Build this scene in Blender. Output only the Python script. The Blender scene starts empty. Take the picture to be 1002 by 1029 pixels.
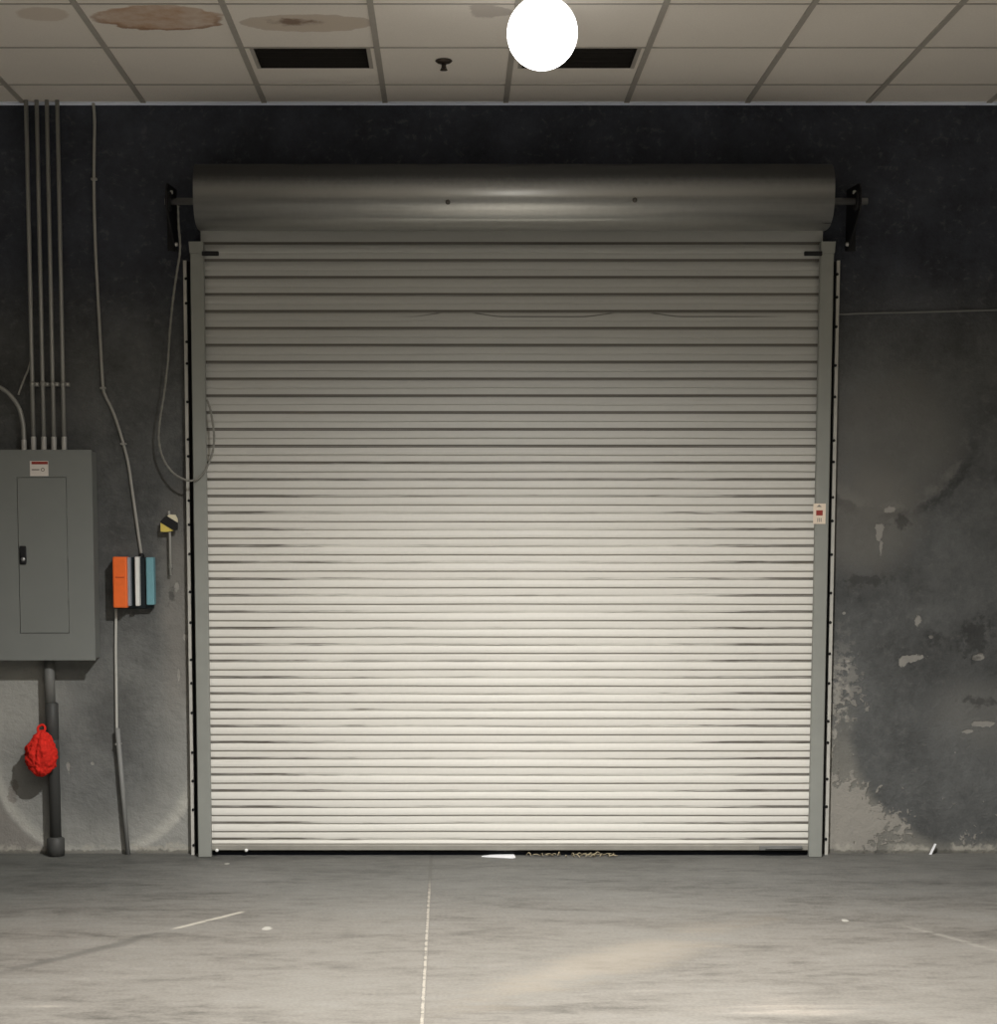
import bpy, bmesh, math, random
from mathutils import Vector, noise as mnoise
random.seed(7)
S = bpy.context.scene
C = S.collection
V = Vector

# ------------------------------------------------------------------ camera
FPX, CX, CY, PIT, DIST, EYE = 1677.2, 453.2, 696.2, 0.0896, 8.674, 1.6276
HC = 3.844                                   # ceiling height
T = 0.6096                                   # ceiling tile
GX0, GY0 = 0.277, -0.340                     # ceiling grid origin
cp, sp = math.cos(PIT), math.sin(PIT)

def ray(px, py):
    a = (px - CX) / FPX; b = (CY - py) / FPX
    return V((a, cp + b * sp, -sp + b * cp))
def W(px, py, Y=0.0):                        # photo point -> place on the vertical plane at depth Y
    d = ray(px, py); t = (Y + DIST) / d.y
    return V((0, -DIST, EYE)) + d * t
def X_(px, py, Y=0.0): return W(px, py, Y).x
def Z_(py, Y=0.0): return W(500, py, Y).z

cam = bpy.data.cameras.new('camera')
co = bpy.data.objects.new('camera', cam); C.objects.link(co)
co.location = (0, -DIST, EYE); co.rotation_euler = (math.pi / 2 - PIT, 0, 0)
cam.sensor_fit = 'HORIZONTAL'; cam.sensor_width = 36
cam.lens = FPX / 1002 * 36
cam.shift_x = (501 - CX) / 1002
cam.shift_y = (CY - 514.5) / 1002
cam.clip_start = 0.05; cam.clip_end = 100
S.camera = co

# ------------------------------------------------------------------ mesh helpers
class MB:
    def __init__(s): s.bm = bmesh.new()
    def _mark(s): return len(s.bm.verts)
    def box(s, x0, x1, y0, y1, z0, z1, bev=0.0, seg=1, m=0):
        b = bmesh.new()
        r = bmesh.ops.create_cube(b, size=1)
        for v in b.verts:
            v.co = V((x0 + (v.co.x + .5) * (x1 - x0), y0 + (v.co.y + .5) * (y1 - y0), z0 + (v.co.z + .5) * (z1 - z0)))
        if bev > 0:
            bmesh.ops.bevel(b, geom=b.edges[:], offset=bev, segments=seg, affect='EDGES', profile=.5)
        s.merge(b, m); return s
    def merge(s, b, m=0):
        mp = {}
        for v in b.verts: mp[v] = s.bm.verts.new(v.co)
        for f in b.faces:
            try:
                g = s.bm.faces.new([mp[v] for v in f.verts]); g.material_index = m; g.smooth = f.smooth
            except ValueError: pass
        b.free()
    def tube(s, pts, r, n=10, caps=True, m=0):
        pts = [V(p) for p in pts]
        rr = r if isinstance(r, (list, tuple)) else [r] * len(pts)
        rings = []; nrm = None
        for i, p in enumerate(pts):
            d = (pts[min(i + 1, len(pts) - 1)] - pts[max(i - 1, 0)]).normalized()
            if nrm is None:
                nrm = d.orthogonal().normalized()
            nrm = (nrm - d * nrm.dot(d)).normalized(); bi = d.cross(nrm)
            rings.append([s.bm.verts.new(p + (nrm * math.cos(2 * math.pi * k / n) + bi * math.sin(2 * math.pi * k / n)) * rr[i]) for k in range(n)])
        for a, b in zip(rings, rings[1:]):
            for k in range(n):
                f = s.bm.faces.new([a[k], a[(k + 1) % n], b[(k + 1) % n], b[k]]); f.smooth = True; f.material_index = m
        if caps:
            f = s.bm.faces.new(rings[0][::-1]); f.material_index = m
            f = s.bm.faces.new(rings[-1]); f.material_index = m
        return s
    def lathe(s, prof, c, axis='z', n=24, m=0):          # prof: (radius, offset along axis)
        c = V(c); ax = {'x': V((1, 0, 0)), 'y': V((0, 1, 0)), 'z': V((0, 0, 1))}[axis]
        u = ax.orthogonal().normalized(); w = ax.cross(u); rings = []
        for r, h in prof:
            if r < 1e-6: rings.append([s.bm.verts.new(c + ax * h)])
            else: rings.append([s.bm.verts.new(c + ax * h + (u * math.cos(2 * math.pi * k / n) + w * math.sin(2 * math.pi * k / n)) * r) for k in range(n)])
        for a, b in zip(rings, rings[1:]):
            for k in range(n):
                k2 = (k + 1) % n
                q = [a[k % len(a)], a[k2 % len(a)], b[k2 % len(b)], b[k % len(b)]]
                q = list(dict.fromkeys(q))
                if len(q) > 2:
                    f = s.bm.faces.new(q); f.smooth = True; f.material_index = m
        return s
    def prism(s, poly, axis, a0, a1, m=0):               # poly in the two other axes (xy order), extruded along axis
        def mk(p, a):
            return {'x': V((a, p[0], p[1])), 'y': V((p[0], a, p[1])), 'z': V((p[0], p[1], a))}[axis]
        A = [s.bm.verts.new(mk(p, a0)) for p in poly]; B = [s.bm.verts.new(mk(p, a1)) for p in poly]
        n = len(poly)
        fs = [s.bm.faces.new(A[::-1]), s.bm.faces.new(B)]
        for k in range(n): fs.append(s.bm.faces.new([A[k], A[(k + 1) % n], B[(k + 1) % n], B[k]]))
        for f in fs: f.material_index = m
        return s
    def build(s, name, mats, parent=None, origin=None):
        bmesh.ops.recalc_face_normals(s.bm, faces=s.bm.faces[:])
        if origin is None: origin = root_of(parent) if parent else V((0, 0, 0))
        o_w = V(origin)
        bmesh.ops.translate(s.bm, verts=s.bm.verts[:], vec=-o_w)
        me = bpy.data.meshes.new(name); s.bm.to_mesh(me); s.bm.free()
        for mt in (mats if isinstance(mats, (list, tuple)) else [mats]): me.materials.append(mt)
        o = bpy.data.objects.new(name, me); C.objects.link(o)
        if parent:
            o.parent = parent; o.location = o_w - root_of(parent)
        else: o.location = o_w
        return o
def root_of(o):                                          # world place of an (unrotated) object
    p = V((0, 0, 0))
    while o: p += o.location; o = o.parent
    return p
def thing(name, label, cat, loc, group=None):
    o = bpy.data.objects.new(name, None); C.objects.link(o)
    o.location = loc; o.empty_display_size = .05
    tag(o, label, cat, group); return o
def tag(o, label=None, cat=None, group=None, kind=None):
    if label: o['label'] = label
    if cat: o['category'] = cat
    if group: o['group'] = group
    if kind: o['kind'] = kind
    return o

# ------------------------------------------------------------------ material helpers
class N:                                                 # tiny expression wrapper round node sockets
    def __init__(s, nt, k): s.nt, s.k = nt, k
    def _m(s, op, *a, clamp=False):
        n = s.nt.nodes.new('ShaderNodeMath'); n.operation = op; n.use_clamp = clamp
        for i, v in enumerate((s,) + a):
            if isinstance(v, N): s.nt.links.new(v.k, n.inputs[i])
            else: n.inputs[i].default_value = v
        return N(s.nt, n.outputs[0])
    def __add__(s, o): return s._m('ADD', o)
    def __radd__(s, o): return s._m('ADD', o)
    def __sub__(s, o): return s._m('SUBTRACT', o)
    def __rsub__(s, o): return s._m('MULTIPLY', -1.0)._m('ADD', o)
    def __mul__(s, o): return s._m('MULTIPLY', o)
    def __rmul__(s, o): return s._m('MULTIPLY', o)
    def __truediv__(s, o): return s._m('DIVIDE', o)
    def abs(s): return s._m('ABSOLUTE')
    def sqrt(s): return s._m('SQRT')
    def fract(s): return s._m('FRACT')
    def max(s, o): return s._m('MAXIMUM', o)
    def min(s, o): return s._m('MINIMUM', o)
    def sat(s): return s._m('ADD', 0.0, clamp=True)
    def step(s, a, b):                                   # smooth 0..1 between a and b (a may exceed b)
        n = s.nt.nodes.new('ShaderNodeMapRange'); n.interpolation_type = 'SMOOTHSTEP'
        s.nt.links.new(s.k, n.inputs[0])
        lo, hi = (a, b) if a < b else (b, a)
        n.inputs[1].default_value = lo; n.inputs[2].default_value = hi
        n.inputs[3].default_value = 0 if a < b else 1; n.inputs[4].default_value = 1 if a < b else 0
        return N(s.nt, n.outputs[0])
class Mat:
    def __init__(s, name, rough=.6, metal=0.0, spec=.3):
        s.m = bpy.data.materials.new(name); s.m.use_nodes = True
        s.nt = s.m.node_tree; s.b = s.nt.nodes['Principled BSDF']
        s.b.inputs['Roughness'].default_value = rough; s.b.inputs['Metallic'].default_value = metal
        s.b.inputs['Specular IOR Level'].default_value = spec
        tc = s.nt.nodes.new('ShaderNodeTexCoord'); s.co = tc.outputs['Object']
        sx = s.nt.nodes.new('ShaderNodeSeparateXYZ'); s.nt.links.new(s.co, sx.inputs[0])
        s.x, s.y, s.z = (N(s.nt, k) for k in sx.outputs)
    def noise(s, scale, detail=4, rough=.55, stretch=(1, 1, 1), off=(0, 0, 0), dist=0.0):
        mp = s.nt.nodes.new('ShaderNodeMapping'); s.nt.links.new(s.co, mp.inputs[0])
        mp.inputs['Scale'].default_value = stretch; mp.inputs['Location'].default_value = off
        n = s.nt.nodes.new('ShaderNodeTexNoise'); s.nt.links.new(mp.outputs[0], n.inputs['Vector'])
        n.inputs['Scale'].default_value = scale; n.inputs['Detail'].default_value = detail
        n.inputs['Roughness'].default_value = rough; n.inputs['Distortion'].default_value = dist
        return N(s.nt, n.outputs[0])
    def mix(s, f, a, b):
        n = s.nt.nodes.new('ShaderNodeMix'); n.data_type = 'RGBA'
        if isinstance(f, N): s.nt.links.new(f.k, n.inputs[0])
        else: n.inputs[0].default_value = f
        for i, c in ((6, a), (7, b)):
            if isinstance(c, N): s.nt.links.new(c.k, n.inputs[i])
            else: n.inputs[i].default_value = (*c, 1)
        return N(s.nt, n.outputs[2])
    def col(s, c):
        if isinstance(c, N): s.nt.links.new(c.k, s.b.inputs['Base Color'])
        else: s.b.inputs['Base Color'].default_value = (*c, 1)
        return s
    def rough(s, f): s.nt.links.new(f.k, s.b.inputs['Roughness']); return s
    def bump(s, f, strength=.3, dist=.01):
        n = s.nt.nodes.new('ShaderNodeBump'); n.inputs['Strength'].default_value = strength; n.inputs['Distance'].default_value = dist
        s.nt.links.new(f.k, n.inputs['Height']); s.nt.links.new(n.outputs[0], s.b.inputs['Normal']); return s
    def scale(s, c, f):                                  # colour times a value
        n = s.nt.nodes.new('ShaderNodeVectorMath'); n.operation = 'SCALE'
        if isinstance(c, N): s.nt.links.new(c.k, n.inputs[0])
        else: n.inputs[0].default_value = c
        s.nt.links.new(f.k, n.inputs['Scale']); return N(s.nt, n.outputs[0])
def ell(M, u, v, cu, cv, ru, rv, wob=None):              # normalised distance from an ellipse centre
    d = (((u - cu) / ru) * ((u - cu) / ru) + ((v - cv) / rv) * ((v - cv) / rv)).sqrt()
    return d + wob if wob is not None else d
def plain(name, c, rough=.6, metal=0.0, spec=.3, var=.12, sc=25, bump=0.0):
    M = Mat(name, rough, metal, spec)
    n = M.noise(sc, 4)
    M.col(M.scale(c, n * (2 * var) + (1 - var)))
    if bump: M.bump(n, bump, .004)
    return M.m

# wall: troweled dark grey masonry paint, worn and patched
M = Mat('painted_block_wall', .75, 0, .2)
x, z = M.x, M.z
nb = M.noise(1.1, 5, .6); nm = M.noise(4.5, 5, .6, off=(3, 1, 7)); nf = M.noise(26, 4, .6); nx = M.noise(90, 2, .5)
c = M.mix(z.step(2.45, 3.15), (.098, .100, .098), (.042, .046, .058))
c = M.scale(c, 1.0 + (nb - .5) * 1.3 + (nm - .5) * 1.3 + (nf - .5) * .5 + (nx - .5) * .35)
wob = (nm - .5) * .5 + (nf - .5) * .2
ragged = (nf - .5) * 2.6 + (nm - .5) * 2.0
sw = M.noise(3.0, 7, .62, (1, 1, 1.5), (5, 2, 1), 1.6)           # trowel ridges
left = x.step(-1.1, -1.3)
right = x.step(1.9, 2.0)
# paler towards the floor on the left
c = M.mix(z.step(1.55, .95) * left * (.32 + (nm - .5) * .6).sat(), c, (.27, .272, .255))
# light pool left of the opening, painted into the colour: dark disc, lighter rim
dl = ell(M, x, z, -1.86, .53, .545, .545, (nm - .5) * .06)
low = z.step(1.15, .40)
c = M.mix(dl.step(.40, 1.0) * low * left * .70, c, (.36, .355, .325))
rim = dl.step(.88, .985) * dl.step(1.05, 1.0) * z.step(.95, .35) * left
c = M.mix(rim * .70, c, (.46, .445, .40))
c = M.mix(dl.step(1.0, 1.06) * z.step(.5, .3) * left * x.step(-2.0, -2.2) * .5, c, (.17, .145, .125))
c = M.mix(ell(M, x, z, -2.25, .80, .34, .30, wob).step(1.0, .3) * .85 * left, c, (.36, .355, .325))
c = M.mix(ell(M, x, z, -1.72, .70, .22, .24, wob * 1.5).step(1.0, .4) * .45 * left, c, (.085, .085, .082))
c = M.mix(ell(M, x, z, -2.30, .33, .03, .05, ragged * 1.5).step(1.0, .5) * .45, c, (.13, .10, .085))
# rough unpainted strip beside the left guide
st = (x + wob * .25 - (-1.40)).abs().step(.15, .03) * (z + wob).step(2.0, 1.55) * z.step(.55, .95)
c = M.mix(st * .65, c, (.25, .235, .21))
# right of the opening
c = M.mix(ell(M, x, z, 2.25, 2.15, .42, .40, wob * 1.6).step(1.05, .55) * .5 * right, c, (.17, .165, .15))
arc = ell(M, x, z, 2.24, 2.20, .44, .42, wob * .8)
c = M.mix(arc.step(.95, 1.02) * arc.step(1.13, 1.05) * z.step(2.25, 2.05) * nm.step(.40, .55) * .65 * right, c, (.03, .03, .03))
c = M.mix(arc.step(.80, .94) * arc.step(.99, .95) * z.step(2.25, 2.05) * nm.step(.42, .55) * .4 * right, c, (.24, .23, .21))
c = M.mix(ell(M, x, z, 2.15, 1.75, .34, .36, wob * 1.6).step(1.05, .4) * .5 * right, c, (.19, .18, .16))
c = M.mix(ell(M, x, z, 2.75, .72, .34, .24, wob * 2).step(1.0, .3) * .4 * right, c, (.20, .195, .18))
dr = ell(M, x, z, 2.72, .66, .62, .62, (nm - .5) * .12)  # edge of a second light pool, painted into the wall colour
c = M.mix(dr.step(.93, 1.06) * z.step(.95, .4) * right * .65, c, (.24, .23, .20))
patch = (nm * .55 + nf * .55 + x.step(2.5, 1.95) * .26 + z.step(.75, .05) * .20)
pm = patch.step(.82, .85) * z.step(1.3, .5) * right
c = M.mix(pm * .75, c, (.32, .30, .265))
strip = (x - 2.045 + wob * .1).abs().step(.06, .03) * nf.step(.50, .56) * nm.step(.42, .5) * z.step(1.1, .95) * z.step(.45, .6)
c = M.mix(strip * .7, c, (.33, .315, .28))
ridge = ((sw - .5).abs()).step(.035, .0)
c = M.mix(ridge * nf.step(.5, .62) * .25, c, (.17, .165, .155))
# flakes of missing paint
fl = None
for (px, py, ru, rv) in ((922, 624, .022, .04), (918, 661, .06, .016), (985, 727, .07, .014), (884, 535, .02, .05), (852, 664, .02, .014), (908, 665, .02, .03),
                         (984, 660, .03, .018), (178, 590, .014, .03), (180, 678, .006, .035), (186, 640, .010, .02), (885, 550, .012, .04), (972, 735, .04, .012),
                         (936, 640, .014, .012), (93, 767, .008, .008), (69, 772, .012, .04), (848, 616, .010, .008), (960, 756, .008, .008), (895, 512, .03, .02)):
    p = W(px, py)
    e_ = ell(M, x, z, p.x, p.z, ru, rv, ragged).step(1.0, .80)
    fl = e_ if fl is None else fl.max(e_)
c = M.mix(fl * .75, c, (.33, .315, .285))
for (px, py, ru, rv) in ((872, 583, .14, .03), (940, 640, .06, .05), (985, 705, .1, .03), (172, 600, .03, .06), (980, 640, .08, .12), (905, 525, .06, .05)):
    p = W(px, py)
    c = M.mix(ell(M, x, z, p.x, p.z, ru, rv, ragged * 1.3).step(1.0, .3) * .55, c, (.035, .035, .034))
# crumbled footing line
c = M.mix((z + (nf - .5) * .10 + (nm - .5) * .08).step(.055, .03) * nm.step(.40, .50) * .8, c, (.38, .36, .31))
c = M.mix((z + (nf - .5) * .05).step(.024, .010) * .6, c, (.06, .058, .05))
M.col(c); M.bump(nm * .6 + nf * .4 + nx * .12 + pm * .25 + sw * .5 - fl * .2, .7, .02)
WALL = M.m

# floor: stained concrete
M = Mat('concrete_floor', .55, 0, .25)
x, y = M.x, M.y
n1 = M.noise(.9, 5, .6); n2 = M.noise(2.4, 6, .64, (.45, 1.7, 1), (0, 0, 0), .6); n3 = M.noise(14, 5, .65, (.6, 1.6, 1)); n4 = M.noise(70, 2, .5)
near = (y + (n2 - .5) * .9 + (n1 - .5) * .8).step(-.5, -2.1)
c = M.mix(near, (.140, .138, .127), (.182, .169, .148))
c = M.mix(y.step(-3.6, -5.0), c, (.30, .285, .255))  # unseen floor made paler to bounce more light onto the ceiling
c = M.mix((n2 * .6 + n3 * .4).step(.46, .64) * .5, c, (.10, .098, .09))
c = M.mix((n1 * .5 + n2 * .5).step(.55, .68) * near * .6, c, (.235, .21, .178))
c = M.mix(x.step(-1.0, -2.2) * y.step(-1.9, -.8) * .55, c, (.068, .073, .066))
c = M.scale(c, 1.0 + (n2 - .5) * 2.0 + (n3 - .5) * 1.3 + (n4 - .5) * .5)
def line(px0, py0, px1, py1):
    def fl(px, py):
        d = ray(px, py); t = -EYE / d.z; return V((0, -DIST, EYE)) + d * t
    a, b = fl(px0, py0), fl(px1, py1); d = (b - a); L = d.length; d /= L
    u = (x - a.x) * d.x + (y - a.y) * d.y; v = (x - a.x) * (-d.y) + (y - a.y) * d.x
    return u, v, L
u, v, L = line(433, 868, 424, 1029)                       # saw-cut joint filled with pale grit
vw = v + (n3 - .5) * .016
c = M.mix(vw.abs().step(.012, .006) * .55, c, (.10, .095, .085))
c = M.mix(vw.abs().step(.008, .003) * u.step(.32, .75) * (n3.step(.38, .52) * .65 + .25), c, (.36, .33, .28))
u, v, L = line(170, 934.5, 249, 915)                      # short pale scrape
vw = v + (n3 - .5) * .02
c = M.mix(vw.abs().step(.018, .008) * u.step(0, .06) * u.step(L, L - .05) * (n3.step(.3, .5) * .5 + .35), c, (.42, .39, .33))
u, v, L = line(0, 978, 172, 935)
vw = v + (n2 - .5) * .16 + (n3 - .5) * .05
c = M.mix(vw.abs().step(.045, .008) * u.step(-.2, .2) * u.step(L, L - .1) * .5, c, (.075, .072, .065))
for a in ((895, 927, 1002, 955),):
    u, v, L = line(*a); vw = v + (n2 - .5) * .06
    c = M.mix(vw.abs().step(.022, .008) * u.step(0, .2) * n3.step(.38, .52) * .4, c, (.30, .285, .25))
u, v, L = line(560, 985, 650, 960)
c = M.mix(ell(M, u, v, .35, .05, 1.0, .22, (n2 - .5) * 3.2 + (n3 - .5)).step(1.0, .2) * .35, c, (.34, .295, .235))
for (px, py, r) in ((268, 933, .025), (849, 925, .018), (228, 868, .015)):
    d = ray(px, py); t = -EYE / d.z; p = V((0, -DIST, EYE)) + d * t
    c = M.mix(ell(M, x, y, p.x, p.y, r, r * 1.6, (n3 - .5) * 2).step(1.0, .6) * .7, c, (.48, .46, .41))
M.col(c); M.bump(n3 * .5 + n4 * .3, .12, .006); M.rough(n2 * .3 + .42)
FLOOR = M.m

# ceiling tiles with water stains
M = Mat('ceiling_tile', .9, 0, .1)
x, y = M.x, M.y
n1 = M.noise(1.2, 4); n2 = M.noise(9, 5, .6); n3 = M.noise(120, 2, .6)
c = M.scale((.80, .745, .68), n1 * .16 + n3 * .14 + .84)
w = (n2 - .5) * .55
e = ell(M, x, y, -1.24, -1.37, .28, .18, w)
c = M.mix(e.step(1.0, .9) * (.62 + (n2 - .5) * 1.2).sat(), c, (.44, .245, .13)); c = M.mix(e.step(.78, .93) * e.step(1.02, .95) * y.step(-1.5, -1.2) * .75, c, (.25, .125, .065))
e = ell(M, x, y, -1.72, -1.42, .12, .1, w)
c = M.mix(e.step(1.0, .8) * .35, c, (.42, .30, .2))
e = ell(M, x, y, -.62, -1.30, .29, .12, w)
c = M.mix(e.step(1.0, .85) * .5, c, (.42, .31, .21)); c = M.mix(e.step(.85, .97) * e.step(1.03, .98) * .35, c, (.30, .19, .12))
e = ell(M, x, y, -.66, -1.32, .15, .07, (n2 - .5) * 2.2)
c = M.mix(e.step(.9, .3) * .75, c, (.15, .08, .05))
e = ell(M, x, y, .155, -1.47, .10, .10, (n2 - .5) * 2.6)
c = M.mix(e.step(.95, .6) * .5, c, (.36, .31, .28))
M.col(c); M.bump(n3, .25, .002)
TILE = M.m
GRID = plain('ceiling_grid_metal', (.40, .37, .33), .5, 0, .3, .1)
ANGLE = plain('white_wall_angle', (.86, .90, 1.0), .4, 0, .4, .05)

# door curtain
PITCH, ZS0 = .0847, 3.1344                   # slat pitch, height of the first slat joint
M = Mat('dusty_slat_enamel', .5, 0, .3)
x, z = M.x, M.z
n1 = M.noise(1.3, 4); n2 = M.noise(3.0, 5, .6, (1, 1, 14)); n3 = M.noise(14, 4, .6, (.25, 1, 5)); n4 = M.noise(60, 3)
ph = ((z - ZS0) / PITCH + 100.0).fract()      # 0 at a joint, rising upwards
base = M.mix(z.step(2.6, 1.5), (.44, .437, .41), (.675, .652, .595))  # light falloff put into the enamel: darker towards the hood
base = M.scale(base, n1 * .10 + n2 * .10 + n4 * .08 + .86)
edge = ((x - .31).abs() + (n3 - .5) * 1.6 + (n2 - .5) * .8).step(.75, 1.55)        # grime gathers towards the guides
g1 = ph.step(.0, .03) * ph.step(.16, .08) + ph.step(.93, .97)
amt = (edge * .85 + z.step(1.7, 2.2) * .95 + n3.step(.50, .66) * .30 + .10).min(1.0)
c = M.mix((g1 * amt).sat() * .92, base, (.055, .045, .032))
ledge_shade = ph.step(.40, .45) * ph.step(.555, .51)  # shadow under the mid-slat ledge, painted into the colour
c = M.mix(ledge_shade * (z.step(2.4, 1.7) * .60) * (n3 * .7 + .55).min(1.0), c, (.15, .125, .09))
smear = n3.step(.60, .78) * edge * .35
c = M.mix(smear, c, (.22, .17, .11))
zc = ZS0 - 4 * PITCH
hump = (x - .03).abs().step(.24, .05).max((x - .92).abs().step(.26, .06))
c = M.mix((z - (hump * .020 + (zc - .024))).abs().step(.0045, .0015) * x.step(-.35, .0) * x.step(1.75, 1.5) * hump.step(.99, .8) * .75, c, (.06, .055, .045))
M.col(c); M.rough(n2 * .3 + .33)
CURTAIN = M.m

GUIDE = plain('grey_guide_paint', (.27, .275, .25), .5, 0, .3, .12, 9)
STRIPM = plain('pale_angle_steel', (.50, .485, .44), .55, 0, .3, .25, 14)
M = Mat('galvanised_hood', .30, .85, .5)
n1 = M.noise(6, 4, .6, (.3, 1, 8)); n2 = M.noise(40, 3)
hc = M.scale((.58, .58, .555), n1 * .4 + n2 * .15 + .7)
over = (M.z + (n2 - .5) * .02 + (n1 - .5) * .03).step(-.03, .085)        # darker, rougher and less metallic over its top
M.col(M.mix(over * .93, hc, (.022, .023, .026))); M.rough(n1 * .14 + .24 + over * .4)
M.b.inputs['Anisotropic'].default_value = .85; M.b.inputs['Anisotropic Rotation'].default_value = .25
tg = M.nt.nodes.new('ShaderNodeTangent'); tg.direction_type = 'RADIAL'; tg.axis = 'X'
M.nt.links.new(tg.outputs[0], M.b.inputs['Tangent'])
M.nt.links.new((over * -.7 + .7).k, M.b.inputs['Metallic'])
HOOD = M.m
BLACK = plain('black_steel', (.012, .012, .013), .6, 0, .3)
DARK = plain('dark_cavity', (.03, .027, .024), .9, 0, .1)
STEEL = plain('plain_steel', (.42, .42, .42), .4, .8, .5)
PIPE = plain('galvanised_conduit', (.36, .355, .33), .45, .35, .4, .15, 12)
FIT = plain('zinc_fitting', (.62, .61, .58), .4, .4, .5)
PANEL = plain('panel_grey_paint', (.195, .203, .19), .5, 0, .3, .05, 6)
DGREY = plain('dark_grey_pvc', (.055, .055, .052), .55, 0, .3, .2, 10)
MGREY = plain('mid_grey_pvc', (.15, .15, .14), .55, 0, .3, .15, 10)
CORD = plain('grey_cable_jacket', (.36, .35, .32), .6, 0, .3, .1)
ROPE = plain('worn_rope', (.24, .235, .21), .8, 0, .15, .25, 60, .4)
WHITE = plain('white_plastic', (.80, .80, .77), .5, 0, .3, .04)
PAPER_DAYLIGHT = plain('paper_daylight_white', (.93, .93, .95), .6, 0, .2, .03)
LABELW = plain('label_white', (.70, .64, .58), .5, 0, .3, .06, 60)
LABELP = plain('label_cream', (.80, .68, .55), .5, 0, .3, .06, 60)
RED = plain('label_red', (.30, .045, .035), .5, 0, .3, .08)
INK = plain('label_ink', (.25, .22, .19), .6, 0, .2)
ORANGE = plain('orange_plastic', (.92, .165, .03), .45, 0, .4, .12, 30)
TEAL = plain('teal_plastic', (.17, .36, .41), .5, 0, .3, .12, 40)
LILAC = plain('pale_grey_plastic', (.30, .32, .36), .5, 0, .3)
NAVY = plain('black_plastic', (.008, .014, .018), .5, 0, .3)
YELLOW = plain('yellow_paint', (.72, .57, .13), .5, 0, .3)
CREAM = plain('cream_paint', (.72, .66, .48), .5, 0, .3)
STRAW = plain('dry_straw', (.42, .36, .24), .8, 0, .1, .3, 80)
M = Mat('red_cloth', .85, 0, .15)
n1 = M.noise(45, 4, .65); M.col(M.scale((.68, .028, .018), n1 * .9 + .5)); M.bump(n1, .8, .008)
REDC = M.m
RUBBER_GAP = plain('rubber_gap_black', (.01, .01, .01), .8, 0, .2)
OFFW = plain('off_camera_wall_paint', (.17, .17, .165), .85, 0, .1, .1, 3)
M = Mat('lamp_glass', .4); M.col((.9, .9, .9))
M.b.inputs['Emission Color'].default_value = (1, .98, .94, 1); M.b.inputs['Emission Strength'].default_value = 5.0
LAMP = M.m

# ------------------------------------------------------------------ room shell
XL, XR = -1.245, 1.860                        # edges of the visible curtain
OX0, OX1, OZ = XL - .03, XR + .03, 3.22       # opening in the wall
RX0, RX1, RY0, THK = -6.0, 6.6, -12.0, .25
def structure(o): o['kind'] = 'structure'; return o
b = MB()
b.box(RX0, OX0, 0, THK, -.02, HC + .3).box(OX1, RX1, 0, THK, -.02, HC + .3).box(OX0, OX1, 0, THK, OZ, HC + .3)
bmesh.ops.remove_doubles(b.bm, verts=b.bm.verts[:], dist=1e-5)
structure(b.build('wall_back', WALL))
structure(MB().box(RX0 - .2, RX0, RY0, THK, -.02, HC + .3).build('wall_left', OFFW))
structure(MB().box(RX1, RX1 + .2, RY0, THK, -.02, HC + .3).build('wall_right', OFFW))
structure(MB().box(RX0 - .2, RX1 + .2, RY0 - .2, RY0, -.02, HC + .3).build('wall_front', OFFW))
structure(MB().box(RX0 - .2, RX1 + .2, RY0 - .2, 2.0, -.2, 0).build('floor', FLOOR))
# ceiling: lay-in tiles cut out where the two slots sit
SLOT = [(-.905, -.365), (.315, .855)]         # x ranges of the vents
SY0, SY1 = -.938, -.625
b = MB(); xs = sorted([RX0] + [v for s in SLOT for v in s] + [RX1]); ys = [RY0, SY0, SY1, 0]
for i in range(len(xs) - 1):
    for j in range(3):
        if j == 1 and (xs[i], xs[i + 1]) in SLOT: continue
        q = [(xs[i], ys[j]), (xs[i + 1], ys[j]), (xs[i + 1], ys[j + 1]), (xs[i], ys[j + 1])]
        b.prism(q, 'z', HC, HC + .02)
ceil = structure(b.build('ceiling', TILE))
b = MB()
k = int((RX0 - GX0) / T)
gx = GX0 + k * T
while gx < RX1:
    b.box(gx - .013, gx + .013, RY0, -.02, HC - .006, HC + .001); gx += T
gy = GY0
while gy > RY0:
    b.box(RX0, RX1, gy - .007, gy + .007, HC - .003, HC + .001); gy -= T
structure(b.build('trim_1', GRID))
structure(MB().box(RX0, RX1, -.024, 0, HC - .004, HC).box(RX0, RX1, -.003, 0, HC - .012, HC - .004).build('trim_2', ANGLE))

# ------------------------------------------------------------------ roll-up door
door = thing('door_1', 'wide closed rolling steel shutter with pale grey ribbed slats between grey guides', 'roll-up door', ((XL + XR) / 2, -.03, 0))
door['kind'] = 'structure'
# curtain
YC = -.055
prof = []                                     # (offset toward the room, height fraction below the joint)
prof = [(.000, .0), (.0005, .08), (.0025, .10), (.0055, .20), (.0078, .32), (.0078, .44), (.0070, .485), (.0060, .50),
        (.0012, .508), (.0012, .545), (.0018, .56), (.0035, .66), (.0045, .80), (.0045, .93), (.0040, .985), (.0030, .999)]
b = MB(); rows = []
nslat = 37; xcols = 48
x0, x1 = XL - .022, XR + .022
ph = [random.uniform(0, 6.28) for _ in range(nslat + 1)]
pts = []
for i in range(nslat):
    for o, h in prof:
        zz = ZS0 - (i + h) * PITCH
        if zz > .055: pts.append((o, zz, i))
pts = [(0, ZS0 + .12, -1), (0, ZS0 + .001, -1)] + pts
for o, zz, i in pts:
    row = []
    for cidx in range(xcols + 1):
        xx = x0 + (x1 - x0) * cidx / xcols
        wz = .0012 * math.sin(xx * 2.1 + ph[i]) + .0007 * math.sin(xx * 6.3 + 2 * ph[i])
        wy = .0015 * math.sin(xx * 3.3 + 1.7 * ph[i])
        row.append(b.bm.verts.new((xx, YC - o + wy, zz + wz)))
    rows.append(row)
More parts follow.
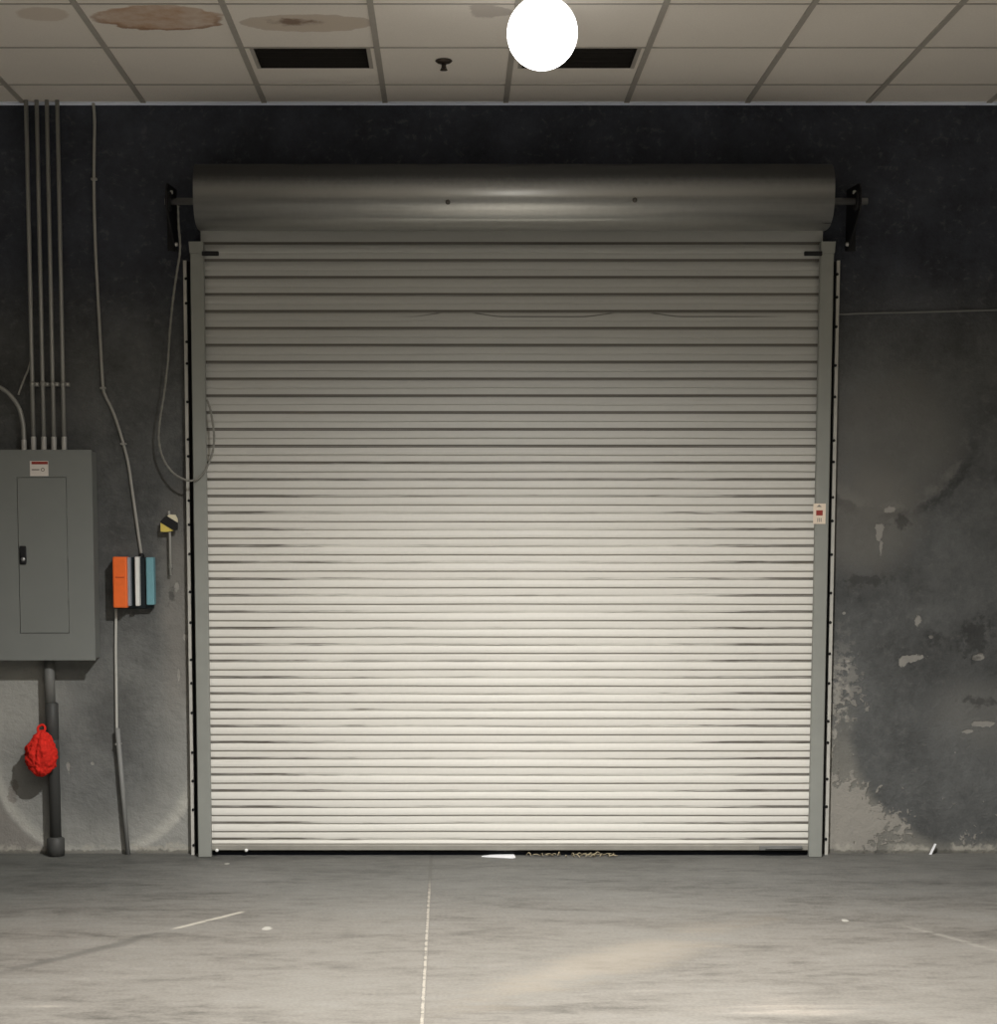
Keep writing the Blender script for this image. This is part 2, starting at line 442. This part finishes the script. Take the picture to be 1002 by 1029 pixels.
for a, c_ in zip(rows, rows[1:]):
    for k in range(xcols):
        f = b.bm.faces.new([a[k], a[k + 1], c_[k + 1], c_[k]]); f.smooth = False
CUR = b.build('curtain', CURTAIN, door, origin=(0, 0, 0))
tag(CUR, 'pale dusty slatted curtain with brown grime in the joints')
# bottom bar with its seal
bz0, bz1 = .031, .058
bar = MB().box(XL - .015, XR + .015, -.085, -.035, bz0, bz1, .003).box(XL - .015, XR + .015, -.070, -.060, bz1 - .004, bz1 + .008, .002).build('bottom_bar', plain('bar_steel', (.30, .285, .25), .5, .2, .4, .25, 12), door)
MB().box(XL - .01, XR + .01, -.062, -.045, .014, bz0 + .002, .003).build('rubber_seal', RUBBER_GAP, bar)
for px in (218, 247.5):
    p = W(px, 854.5, -.086)
    tag(MB().lathe([(0, -.010), (.006, -.009), (.009, -.004), (.009, .003)], (p.x, -.086, p.z), 'y', 12).build('bolt', WHITE, bar), 'small white bolt head')
p0, p1 = W(763, 855, -.09), W(806, 855, -.09)
lt = MB().box(p0.x, p1.x, -.094, -.084, bz0 + .002, bz0 + .026, .002).build('slide_bolt', plain('bolt_plate', (.24, .24, .23), .5, .5, .4), bar)
MB().tube([(p0.x + .03, -.101, bz0 + .014), (p1.x + .004, -.101, bz0 + .014)], .0045, 8).build('bolt_rod', plain('bolt_rod_steel', (.20, .20, .19), .6, .2), lt)
# guides and mounting strips
ZG = Z_(243, -.12)
for sgn, xe in ((-1, XL), (1, XR)):
    a0, a1 = sorted((xe, xe + sgn * .068))
    b = MB()
    b.box(a0, a1, -.115, -.080, 0, ZG - .05, .004)                          # front face
    so = sorted((xe + sgn * .055, xe + sgn * .068))
    b.box(so[0], so[1], -.083, -.001, 0, ZG - .05)                          # outer web
    f0, f1 = a0, a1
    b.prism([(f0, ZG - .055), (f1, ZG - .055), (f1 + (.004 if sgn > 0 else 0), ZG), (f0 - (.004 if sgn < 0 else 0), ZG)], 'y', -.128, -.080)
    g = b.build('guide', GUIDE, door)
    # black stop clip at the head of the guide
    if sgn < 0: c0, c1 = W(203, 255, -.13), W(220, 255, -.13)
    else: c0, c1 = W(808, 255, -.13), W(826, 255, -.13)
    tag(MB().box(c0.x, c1.x, -.142, -.1285, c0.z - .011, c0.z + .011, .003).build('stop_clip', BLACK, g), 'black stop clip')
    # strip of angle iron bolted to the wall outside the guide
    s0, s1 = sorted((xe + sgn * .097, xe + sgn * .114))
    zt = Z_(262, -.04)
    s_ = MB().box(s0, s1, -.050, -.040, 0, zt, .001).box(*(sorted((s0 if sgn < 0 else s1, (s0 + .006) if sgn < 0 else (s1 - .006)))), -.045, 0, 0, zt).build('mounting_angle', STRIPM, door)
    MB().box(*sorted((xe + sgn * .069, xe + sgn * .098)), -.012, -.001, 0, zt).build('gap_shade', RUBBER_GAP, door)  # black strip added as the shade in the gap beside the guide
    bd = None; nb_ = 19
    for i in range(nb_):
        zz = .07 + i * (zt - .12) / (nb_ - 1) + random.uniform(-.045, .045)
        xx = (s0 + s1) / 2 - sgn * .005
        if bd is None:
            bd = MB().lathe([(0, -.006), (.005, -.0055), (.0075, -.002), (.0075, .002)], (xx, -.051, zz), 'y', 8).build('bolt', BLACK, s_, origin=(xx, -.051, zz))
            first = bd; first['label'] = 'dark bolt head'
        else:
            o = first.copy(); o.parent = s_; o.location = V((xx, -.051, zz)) - root_of(s_)
            C.objects.link(o)
# hood
hy, hz, hr = -.215, 3.333, .155
hx0, hx1 = X_(196, 200, -.30), X_(836, 200, -.30)
arcp = []
arcp.append((-.012, hz + hr + .012))
for i in range(25):
    a = math.radians(95 + i * (275 - 95) / 24)
    ca, sa = math.cos(a), math.sin(a); ex = 2 / 2.5
    arcp.append((hy + hr * math.copysign(abs(ca) ** ex, ca), hz + hr * math.copysign(abs(sa) ** ex, sa)))
arcp.append((hy + .07, hz - hr + .004)); 
inner = [(y_ * .985 - .001 if False else y_ + .0, z_) for y_, z_ in arcp]
th = .003
inn = []
for i, (y_, z_) in enumerate(arcp):
    d = V((y_ - hy, z_ - hz)); d.normalize(); inn.append((y_ - d.x * th, z_ - d.y * th))
b = MB()
poly = arcp + inn[::-1]
nP = len(arcp)
A0 = [b.bm.verts.new((hx0, p[0], p[1])) for p in arcp]; A1 = [b.bm.verts.new((hx1, p[0], p[1])) for p in arcp]
B0 = [b.bm.verts.new((hx0, p[0], p[1])) for p in inn]; B1 = [b.bm.verts.new((hx1, p[0], p[1])) for p in inn]
for i in range(nP - 1):
    f = b.bm.faces.new([A0[i], A0[i + 1], A1[i + 1], A1[i]]); f.smooth = True
    f = b.bm.faces.new([B0[i], B1[i], B1[i + 1], B0[i + 1]]); f.smooth = True
    b.bm.faces.new([A0[i], B0[i], B0[i + 1], A0[i + 1]]); b.bm.faces.new([A1[i], A1[i + 1], B1[i + 1], B1[i]])
b.bm.faces.new([A0[0], A1[0], B1[0], B0[0]]); b.bm.faces.new([A0[-1], B0[-1], B1[-1], A1[-1]])
hood = b.build('hood', HOOD, door, origin=(0, hy, hz))
hood['label'] = 'shiny galvanised half-round hood'
for hx in (hx0, hx1):
    MB().lathe([(.001, -.006), (hr - .01, -.006), (hr - .01, .006), (.001, .006)], (hx + (.012 if hx < 0 else -.012), hy, hz), 'x', 40).build('hood_end', plain('hood_end_steel', (.05, .05, .05), .6), hood)
for px, py in ((450, 203), (638, 201)):
    d = ray(px, py); ang = math.radians(178)
    q = W(px, py, hy - hr)
    MB().lathe([(0, -.012), (.008, -.011), (.012, -.004), (.012, .004)], (q.x, hy - hr + .001, q.z), 'y', 10).build('screw', plain('screw_steel', (.10, .09, .08), .5), hood)
# rolled slats behind the hood, shaft and brackets
MB().lathe([(.02, 0), (.115, 0), (.115, XR - XL), (.02, XR - XL)], (XL, hy, hz), 'x', 32).build('rolled_curtain', CURTAIN, door)
bxl, bxr = X_(177, 220, 0), X_(851, 220, 0)
sz = Z_(203, -.2)
MB().tube([(bxl - .02, hy, sz), (bxr + .05, hy, sz)], .017, 14).build('shaft', STEEL, door)
for sgn, bx in ((-1, bxl), (1, bxr)):
    zt, zb = Z_(193, -.1), Z_(252, -.02)
    b = MB()
    b.prism([(0, zt + .03), (-.26, zt + .01), (-.29, sz + .04), (-.29, sz - .05), (-.10, zb + .03), (-.03, zb), (0, zb)], 'x', bx - .004, bx + .004)
    q0, q1 = sorted((bx, bx + sgn * .045))
    b.box(q0, q1, -.008, 0, zb, zt + .03, .002)
    br = b.build('bracket', BLACK, door)
    MB().lathe([(.02, -.012), (.045, -.012), (.05, 0), (.045, .012), (.02, .012)], (bx, hy, sz), 'x', 20).build('bearing', BLACK, br)
    yb, = (-.05,)
    for (yy, zz) in ((-.06, Z_(245.5, -.06)), (-.19, Z_(197.5, -.19) + .02)):
        MB().lathe([(0, -sgn * .014), (.008, -sgn * .013), (.011, -sgn * .006), (.011, -sgn * -.002)], (bx - sgn * .004, yy, zz), 'x', 8).build('bolt', FIT, br)
# label on the right-hand guide
LY = -.1165
def plate(px0, py0, px1, py1, Y, th=.001):
    a, c_ = W(px0, py0, Y), W(px1, py1, Y)
    xa, xb = sorted((a.x, c_.x)); za, zb = sorted((a.z, c_.z))
    return MB().box(xa, xb, Y - th, Y, za, zb)
p_ = plate(817.5, 506, 829.5, 526.5, LY)
wl = p_.build('warning_label', LABELP, door); wl['label'] = 'white and cream warning label with a red square'
plate(820.3, 512.8, 826.8, 518, LY - .001).build('red_square', RED, wl)
a = W(820.5, 509.4, LY - .001); q = W(826, 507.2, LY - .001)
MB().prism([(a.x, a.z), (q.x, a.z), ((a.x + q.x) / 2, q.z)], 'y', LY - .002, LY - .001).build('symbol', INK, wl)
b = MB()
for px in (821.5, 823.2, 824.8):
    a, c_ = W(px, 520.5, LY - .001), W(px + .7, 524.5, LY - .001)
    b.box(a.x, c_.x, LY - .0015, LY - .001, c_.z, a.z)
b.build('text_block', INK, wl)

# ------------------------------------------------------------------ rope loop at the left bracket
def smooth(pts, n=8):
    P = [V(p) for p in pts]; out = []
    for i in range(len(P) - 1):
        p0, p1, p2, p3 = P[max(i - 1, 0)], P[i], P[i + 1], P[min(i + 2, len(P) - 1)]
        for k in range(n):
            t = k / n
            out.append(.5 * ((2 * p1) + (-p0 + p2) * t + (2 * p0 - 5 * p1 + 4 * p2 - p3) * t * t + (-p0 + 3 * p1 - 3 * p2 + p3) * t ** 3))
    out.append(P[-1]); return out
rp = [(179, 206, -.20), (179.5, 225, -.17), (181, 250, -.12), (178, 272, -.10), (174, 300, -.09), (171, 330, -.085), (168.5, 365, -.08), (165, 395, -.08), (161, 420, -.08),
      (159.5, 440, -.085), (163, 458, -.09), (171, 472, -.10), (181, 480, -.12), (193, 483, -.135), (204, 476, -.14), (212, 460, -.14), (215, 445, -.14), (214.5, 430, -.135), (211.5, 412, -.13), (208, 402, -.118)]
pts = smooth([W(*p) for p in rp], 8)
o = MB().tube(pts, [.0058 + .0010 * math.sin(i * 2.2) for i in range(len(pts))], 8).build('rope', ROPE, None, origin=pts[0])
tag(o, 'worn grey rope hanging in a long loop from the left end of the shutter shaft', 'rope')

# ------------------------------------------------------------------ electrical panel
PD = .15
pz0, pz1 = Z_(663.5, -PD), Z_(452, -PD)
pxr = W(94, 560, -PD).x
pxl = pxr - .53
panel = thing('electrical_panel', 'grey steel electrical panel on the wall with closed inset door and black latch', 'electrical panel', ((pxl + pxr) / 2, 0, pz0))
MB().box(pxl + .006, pxr - .006, -PD + .012, -.003, pz0 + .006, pz1 - .006, .003).build('enclosure', PANEL, panel)
dx0, dx1 = X_(19, 560, -PD), X_(67.8, 560, -PD)
dz0, dz1 = Z_(636, -PD), Z_(480, -PD)
b = MB()                                       # flat cover with a door-sized hole
g = .0025
b.box(pxl, dx0 - g, -PD, -PD + .013, pz0, pz1).box(dx1 + g, pxr, -PD, -PD + .013, pz0, pz1)
b.box(dx0 - g, dx1 + g, -PD, -PD + .013, pz0, dz0 - g).box(dx0 - g, dx1 + g, -PD, -PD + .013, dz1 + g, pz1)
b.build('cover', PANEL, panel)
dr = MB().box(dx0, dx1, -PD - .001, -PD + .010, dz0, dz1, .0015).build('panel_door', PANEL, panel)
hp = W(23.3, 558, -PD)
h_ = MB().box(hp.x - .017, hp.x + .017, -PD - .010, -PD, hp.z - .047, hp.z + .047, .006, 2).build('latch', BLACK, dr)
h_['label'] = 'black recessed latch'
MB().lathe([(0, -.004), (.009, -.004), (.011, .0)], (hp.x + .001, -PD - .010, hp.z - .020), 'y', 14).build('lock_cylinder', STEEL, h_)
for zz in (dz1 - .18, (dz0 + dz1) / 2, dz0 + .18):
    MB().tube([(dx1 + .001, -PD - .001, zz - .03), (dx1 + .001, -PD - .001, zz + .03)], .003, 8).build('hinge', PANEL, dr)
sl = plate(30, 463.2, 48.8, 478.4, -PD - .0003).build('warning_label', LABELW, panel)
sl['label'] = 'white sticker with a dark red header'
plate(31.6, 463.8, 48, 466.6, -PD - .0013).build('header_band', RED, sl)
plate(32, 471.4, 39.5, 472.6, -PD - .0013).build('text_line', INK, sl)
b = MB(); q = W(43, 472, -PD - .0013)
b.lathe([(.006, 0), (.006, -.0006), (.010, -.0006), (.010, 0)], (q.x, -PD - .0013, q.z), 'y', 14).build('symbol', INK, sl)

# ------------------------------------------------------------------ conduits into the panel
names = ['leftmost of the four straight steel conduits rising above the grey panel', 'second from the left of the four straight steel conduits above the grey panel',
         'third from the left of the four straight steel conduits above the grey panel', 'rightmost of the four straight steel conduits above the grey panel, pale strap end beside it']
CYY = -.055
for px, lab in zip((33.8, 44.2, 54.3, 64.6), names):
    xx = X_(px, 448, CYY)
    r_ = thing('conduit', lab, 'conduit', (xx, CYY, pz1), 'straight conduits above the electrical panel')
    ln = []
    MB().tube([(xx, CYY, pz1 - .004), (xx, CYY, HC + .01)], .0105, 12).build('pipe', PIPE, r_)
    MB().lathe([(.0115, 0), (.0165, 0), (.0165, .012), (.0135, .014), (.0135, .075), (.011, .078)], (xx, CYY, pz1 - .006), 'z', 14).build('connector', FIT, r_)
    zs = Z_(386, CYY)
    b = MB().lathe([(.0106, -.012), (.0125, -.012), (.0125, .012), (.0106, .012)], (xx, CYY, zs), 'z', 14)
    b.box(xx - .003, xx + .030, CYY + .008, CYY + .012, zs - .010, zs + .010)
    b.box(xx + .008, xx + .024, CYY + .010, -.0005, zs - .008, zs + .008)
    sb = b.build('strap', PIPE, r_)
    MB().lathe([(0, -.006), (.005, -.005), (.006, 0)], (xx + .021, CYY + .008, zs), 'y', 10).build('screw', FIT, sb)
xx = X_(24.2, 448, CYY)
r_ = thing('conduit', 'bent steel conduit curving in from the left to the top of the grey panel', 'conduit', (xx, CYY, pz1))
cpts = smooth([W(-60, 386, CYY), W(-25, 386, CYY), W(-8, 387, CYY), W(3, 391, CYY), W(12, 399, CYY), W(19, 410, CYY), W(22.7, 423, CYY), (xx, CYY, Z_(436, CYY)), (xx, CYY, pz1 - .004)], 6)
MB().tube(cpts, .0112, 12).build('pipe', PIPE, r_)
MB().lathe([(.0115, 0), (.0165, 0), (.0165, .012), (.0135, .014), (.0135, .06), (.011, .063)], (xx, CYY, pz1 - .006), 'z', 14).build('connector', FIT, r_)
wp = smooth([W(18.5, 396.5, -.045), W(21, 389, -.03), W(25, 379, -.02), W(28.5, 371, -.03), W(31, 362, -.040)], 5)
tag(MB().tube(wp, .0055, 8).build('wire', CORD, None, origin=wp[0]), 'short slanting grey wire between the bent conduit and the leftmost straight conduit', 'wire')

# thick pipe below the panel
PYY = -.064
xx = X_(50, 690, PYY)
r_ = thing('riser_pipe', 'thick grey pipe running from the bottom of the electrical panel to the floor', 'pipe', (xx, PYY, 0))
zc = Z_(706, PYY)
MB().tube([(xx, PYY, zc - .02), (xx, PYY, pz0 + .006)], .027, 20).build('upper_pipe', MGREY, r_)
xb = xx + .022
MB().lathe([(.026, .06), (.034, .055), (.034, -.13), (.030, -.135)], (xx + .008, PYY, zc - .06), 'z', 20).build('coupling', DGREY, r_)
MB().tube([(xx + .008, PYY, zc - .15), (xx + .012, PYY, zc - .22), (xx + .014, PYY, .0)], .030, 20).build('lower_pipe', DGREY, r_)
MB().lathe([(.031, 0), (.044, 0), (.046, .04), (.046, .09), (.032, .10)], (xx + .014, PYY, 0.0), 'z', 20).build('foot_collar', DGREY, r_)

# red bundle hanging in front of it
q = W(41.5, 757, -.143)
b = MB()
bm = bmesh.new()
bmesh.ops.create_icosphere(bm, subdivisions=5, radius=1)
for v in bm.verts:
    d = v.co.normalized()
    a = math.atan2(d.y, d.x)
    t = (d.z + 1) / 2
    wid = .080 * (1 - .42 * max(0, d.z) ** 1.5) * (1 + .0)
    k = 1 + .03 * math.sin(9 * a + 3 * d.z) + .22 * mnoise.noise(d * 3.1) + .16 * mnoise.noise(d * 7.7) + .09 * mnoise.noise(d * 17)
    if d.y < 0: k -= .22 * math.exp(-((d.x + .28) / .09) ** 2) * (1 - abs(d.z) ** 2)
    v.co = V((q.x + d.x * wid * k + d.z * .006, q.y + d.y * .046 * k, q.z + d.z * .120 * (1 + .03 * math.sin(8 * a))))
for f in bm.faces: f.smooth = True
b.merge(bm)
rb = thing('cloth_bundle', 'bright red crumpled cloth bundle hanging in front of the thick pipe', 'cloth', (q.x, q.y, q.z - .12))
b.build('bundle', REDC, rb)
lp = smooth([(q.x - .012, q.y, q.z + .105), (q.x - .016, q.y + .005, q.z + .132), (q.x + .002, q.y + .015, q.z + .146), (q.x + .016, q.y + .02, q.z + .135), (q.x + .018, q.y + .01, q.z + .12), (q.x + .012, q.y, q.z + .105)], 6)
MB().tube(lp, .0065, 8).build('hanging_loop', REDC, rb)

# ------------------------------------------------------------------ thin cable from the ceiling to the small box
YB = -.012
cpx = [(93, 96), (95, 120), (94.5, 160), (94.5, 200), (96, 250), (98.5, 300), (101, 345), (103.5, 388), (106, 398), (112, 410), (118, 426), (124, 446), (129, 466), (132.5, 490), (136, 515), (139.5, 540), (142, 556)]
pts = smooth([W(px, py, YB) for px, py in cpx], 5)
pts[0].z = HC + .01
r_ = thing('cable', 'thin grey cable dropping from the ceiling and slanting to the orange and teal box', 'cable', pts[-1])
MB().tube(pts, .0078, 8).build('cable_run', CORD, r_)
for i, (px, py) in enumerate(((94.5, 180), (103.5, 390), (124, 446))):
    q = W(px, py, YB)
    MB().box(q.x - .016, q.x + .016, -.021, -.0003, q.z - .006, q.z + .006, .003).build('clip', PIPE, r_)

# small control box: orange, white and teal
BY = -.11
bx0, bx1, bz0_, bz1_ = X_(113, 585, -.05), X_(154, 585, -.05), Z_(611, -.05), Z_(559.5, -.05)
box = thing('control_box', 'small wall box with bright orange left cover, white centre strip and teal right cover', 'control box', ((bx0 + bx1) / 2, 0, bz0_))
MB().box(bx0 + .004, bx1 - .004, -.05, 0, bz0_ - .004, bz1_ - .003, .004).build('back_case', NAVY, box)
o = MB().box(X_(113.2, 585, BY), X_(127.6, 585, BY), BY, -.02, Z_(611, BY), Z_(559.5, BY), .008, 2).build('cover', ORANGE, box); o['label'] = 'bright orange cover'
MB().box(X_(116, 585, BY), X_(125, 585, BY), BY - .003, BY + .002, Z_(580.5, BY), Z_(579.7, BY)).build('seam', plain('orange_seam', (.5, .07, .02), .6), o)
o = MB().box(X_(127.8, 585, -.09), X_(131, 585, -.09), -.09, -.02, Z_(609, -.09), Z_(560, -.09), .003).build('divider', LILAC, box); o['label'] = 'pale grey divider'
o = MB().box(X_(135.7, 585, -.09), X_(139.8, 585, -.09), -.09, -.02, Z_(609, -.09), Z_(559.5, -.09), .003).build('strip', WHITE, box); o['label'] = 'white strip'
o = MB().box(X_(146.8, 585, -.075), X_(154.8, 585, -.075), -.075, -.02, Z_(608, -.075), Z_(560, -.075), .006, 2).build('cover', TEAL, box); o['label'] = 'teal cover'
b = MB().lathe([(.010, -.006), (.016, -.006), (.016, .010), (.010, .018)], (X_(142, 558, YB - .01), YB - .008, bz1_ - .002), 'z', 12); b.build('cable_gland', BLACK, box)
# cable from the box to the floor
xx = X_(117, 625, -.014)
pts = smooth([(xx, -.014, bz0_ + .002), W(116.3, 650, -.014), W(116.8, 690, -.014), W(117.3, 736, -.014)], 5)
r_ = thing('cable', 'thin pale cable running down from the orange cover into a dark sleeve at the floor', 'cable', (W(125, 855, -.03).x, -.03, 0))
MB().tube(pts, .0075, 8).build('cable_run', plain('pale_cable', (.50, .49, .45), .6), r_)
p0, p1 = W(117.8, 732, -.045), W(128.5, 857, -.045)
MB().tube([(p0.x, -.040, p0.z), (p1.x, -.040, .0)], .0125, 10).build('sleeve', plain('sleeve_grey', (.22, .22, .21), .55), r_)
MB().box(p0.x - .014, p0.x + .014, -.045, -.0003, p0.z - .09, p0.z - .078, .002).build('clip', PIPE, r_)

# hazard striped marker on a rod
q = W(170, 526, -.05)
mk = thing('hazard_marker', 'small black and yellow striped marker on a thin rod left of the shutter', 'hazard marker', (q.x, 0, Z_(578, -.03)))
MB().tube([(q.x, -.03, Z_(578, -.03)), (q.x, -.036, q.z), (q.x - .002, -.036, Z_(513.5, -.036))], .0062, 8).build('rod', plain('rod_grey', (.42, .41, .38), .5), mk)
MB().box(q.x - .008, q.x + .008, -.032, 0, Z_(571, -.03), Z_(567, -.03)).build('standoff', PIPE, mk)
h = .044
sq = [(-h, -h * .95), (-.3 * h, -h), (h, -.75 * h), (h, .5 * h), (.75 * h, h), (.1 * h, h * 1.05), (-.55 * h, .72 * h), (-h, .25 * h)]
def clip(poly, lo, hi):                         # keep lo <= (x+z)/h <= hi along the stripe normal
    def cut(P, s, k):
        out = []
        for i in range(len(P)):
            a, b_ = P[i], P[(i + 1) % len(P)]
            da, db = s * ((a[0] * .62 + a[1]) / h - k), s * ((b_[0] * .62 + b_[1]) / h - k)
            if da >= 0: out.append(a)
            if da * db < 0:
                t = da / (da - db); out.append((a[0] + (b_[0] - a[0]) * t, a[1] + (b_[1] - a[1]) * t))
        return out
    return cut(cut(poly, 1, lo), -1, hi)
for nm_, lo, hi, mt, yy, lb in (('stripe', -3, -.52, YELLOW, 0, 'yellow stripe'), ('stripe', -.52, .72, BLACK, .002, 'black stripe'), ('stripe', .72, 3, CREAM, 0, 'cream stripe')):
    P = clip(sq, lo, hi)
    MB().prism([(q.x + a, q.z + c_) for a, c_ in P], 'y', -.052 - yy, -.042).build(nm_, mt, mk)['label'] = lb

# thin cable along the right-hand wall
pts = smooth([W(843, 316, -.008), W(880, 314.6, -.008), W(930, 313.5, -.008), W(1002, 311.5, -.008), W(1060, 310, -.008)], 5)
tag(MB().tube(pts, .0048, 8).build('cable', plain('grey_wall_cable', (.20, .20, .195), .6), None, origin=pts[0]), 'thin grey cable running level along the dark wall right of the shutter', 'cable')

# ------------------------------------------------------------------ scrap, daylight sheet and grass at the foot of the wall
q = W(937, 855, -.03)
b = MB(); b.prism([(q.x - .016, .0), (q.x - .004, .0), (q.x + .020, .055), (q.x + .010, .058)], 'y', -.034, -.028)
tag(b.build('white_piece', PAPER_DAYLIGHT, None, origin=(q.x, -.031, 0)), 'narrow white scrap standing against the foot of the wall right of the shutter', 'scrap')
def F(px, py, Zf=0.0):
    d = ray(px, py); t = (Zf - EYE) / d.z; return V((0, -DIST, EYE)) + d * t
a, b_, c1, c2 = W(484, 861, -.10), W(517, 860, -.10), 0, 0
b = MB(); b.prism([(a.x, -.105), (b_.x - .01, -.150), (b_.x + .004, -.135), (b_.x, -.055), (a.x + .05, -.07)], 'z', .001, .006)  # white sheet standing in for daylight leaking under the shutter
tag(b.build('white_piece', PAPER_DAYLIGHT, None, origin=((a.x + b_.x) / 2, -.1, 0.001)), 'flat white sheet added for the daylight in the gap under the shutter', 'scrap')
b = MB(); random.seed(3)
for i in range(26):
    px = random.choice((535, 555, 575, 590, 602, 612)) + random.uniform(-9, 9)
    q = W(px, 858, -.10); a_ = random.uniform(-.9, .9)
    L = random.uniform(.03, .075)
    y0_ = random.uniform(-.13, -.09)
    pts = smooth([(q.x, y0_ + .02, .004), (q.x + L * .5 * a_, y0_, .010 + random.uniform(0, .016)), (q.x + L * a_, y0_ - .012, random.uniform(.004, .022))], 4)
    b.tube(pts, .0022, 5)
tag(b.build('dry_grass', STRAW, None, origin=(W(575, 858, -.1).x, -.10, 0)), 'wisps of dry grass poking out under the shutter', 'dry grass', kind='stuff')

# ------------------------------------------------------------------ ceiling fittings
labs = ['dark slot vent in the ceiling between the brown stained tile and the wall', 'dark slot vent in the ceiling just right of the bright globe lamp']
for (sx0, sx1), lb in zip(SLOT, labs):
    v_ = thing('ceiling_vent', lb, 'vent', ((sx0 + sx1) / 2, (SY0 + SY1) / 2, HC), 'slot vents in the ceiling')
    b = MB()
    b.box(sx0 - .002, sx0 + .016, SY0, SY1, HC - .004, HC + .012).box(sx1 - .016, sx1 + .002, SY0, SY1, HC - .004, HC + .012)
    b.box(sx0, sx1, SY0 - .002, SY0 + .004, HC - .001, HC + .012).box(sx0, sx1, SY1 - .004, SY1 + .002, HC - .002, HC + .012)
    b.build('frame', GRID, v_)
    b = MB()                                    # duct boot above
    b.box(sx0, sx1, SY0, SY1, HC + .16, HC + .17).box(sx0 - .01, sx0, SY0, SY1, HC + .0125, HC + .17).box(sx1, sx1 + .01, SY0, SY1, HC + .0125, HC + .17)
    b.box(sx0, sx1, SY0 - .01, SY0, HC + .0205, HC + .17).box(sx0, sx1, SY1, SY1 + .01, HC + .0205, HC + .17)
    b.box(sx0 + .016, sx1 - .016, SY1 - .007, SY1 - .0042, HC - .003, HC + .159).box(sx0 + .0161, sx0 + .018, SY0 + .005, SY1 - .005, HC - .002, HC + .159).box(sx1 - .018, sx1 - .0161, SY0 + .005, SY1 - .005, HC - .002, HC + .159)
    b.build('duct_boot', DARK, v_)
    for i in range(1, 4):
        yy = SY0 + (SY1 - SY0) * i / 4
        MB().box(sx0 + .016, sx1 - .016, yy - .002, yy + .002, HC + .004, HC + .05).build('vane', DARK, v_)
q = F(446, 60.5, HC)
s_ = thing('sprinkler_head', 'small dark sprinkler head on the ceiling left of the globe lamp', 'sprinkler', (q.x, q.y, HC - .06))
bron = plain('dark_bronze', (.06, .045, .035), .5, .4, .4)
MB().lathe([(0, 0), (.036, 0), (.040, -.004), (.030, -.012), (.016, -.014), (0, -.014)], (q.x, q.y, HC), 'z', 20).build('escutcheon', bron, s_)
MB().lathe([(0, 0), (.012, 0), (.010, -.02), (.006, -.026), (0, -.026)], (q.x, q.y, HC - .013), 'z', 12).build('body', bron, s_)
MB().lathe([(0, 0), (.017, 0), (.018, -.003), (0, -.004)], (q.x, q.y, HC - .042), 'z', 16).build('deflector', bron, s_)
b = MB()
for sg in (-1, 1): b.tube([(q.x + sg * .009, q.y, HC - .03), (q.x + sg * .011, q.y, HC - .038), (q.x + sg * .003, q.y, HC - .045)], .0022, 6)
b.build('frame_arm', bron, s_)

# globe lamp
LR = .138
GLY = -1.95
q = W(545, 33.5, GLY)
lz = q.z
lm = thing('globe_lamp', 'glowing white globe lamp on the ceiling above the shutter', 'lamp', (q.x, GLY, HC))
prof_ = [(0, -LR)] + [(LR * math.sin(math.radians(a)), -LR * math.cos(math.radians(a))) for a in range(8, 161, 8)]
MB().lathe(prof_, (q.x, GLY, lz), 'z', 40).build('globe', LAMP, lm)['label'] = 'glowing white globe'
top = lz + LR * .93
MB().lathe([(0, .0), (.075, 0), (.075, -.008), (.055, min(-.012, top - HC - .01)), (0, min(-.012, top - HC - .01))], (q.x, GLY, HC), 'z', 32).build('ceiling_mount', WHITE, lm)

# ------------------------------------------------------------------ light
def spot(name, loc, power, half, col=(1, .985, .955), size=.05, blend=1.0, parent=None):
    l = bpy.data.lights.new(name, 'SPOT'); l.energy = power; l.color = col
    l.spot_size = math.radians(2 * half); l.spot_blend = blend; l.shadow_soft_size = size
    o = bpy.data.objects.new(name, l); C.objects.link(o); o.location = loc
    return o
LENS = Mat('downlight_lens', .4); LENS.col((.9, .9, .9))
LENS.b.inputs['Emission Color'].default_value = (1, .985, .95, 1); LENS.b.inputs['Emission Strength'].default_value = 22.0
where = ['nearest the shutter', 'added unseen in the middle of the hall', 'added unseen towards the left wall', 'added unseen towards the right wall', 'added unseen behind the viewpoint']  # first inferred from cast shadows; the rest added to raise the ambient light
for (lx, ly, pw), wl_ in zip(((.45, -3.75, 1600), (.45, -6.9, 520), (-3.4, -7.2, 260), (4.3, -7.2, 260), (.45, -9.9, 1100)), where):
    d_ = thing('downlight', 'round recessed ceiling downlight ' + wl_, 'lamp', (lx, ly, HC), 'recessed ceiling downlights')
    MB().lathe([(.135, 0), (.17, 0), (.17, -.008), (.135, -.012), (.135, 0)], (lx, ly, HC), 'z', 32).build('trim_ring', WHITE, d_)
    MB().lathe([(0, 0), (.135, 0), (.135, -.006), (0, -.010)], (lx, ly, HC), 'z', 32).build('lens', LENS.m, d_)
    o = spot('downlight_beam', (lx, ly, HC - .03), pw, 76, blend=.85)
    o.parent = d_; o.location = (0, 0, -.03)

w = bpy.data.worlds.new('world'); S.world = w; w.use_nodes = True
w.node_tree.nodes['Background'].inputs[0].default_value = (.02, .022, .03, 1)
w.node_tree.nodes['Background'].inputs[1].default_value = 1.0
S.view_settings.view_transform = 'Standard'; S.view_settings.look = 'None'
S.view_settings.exposure = 0; S.view_settings.gamma = 1; S.view_settings.use_curve_mapping = False
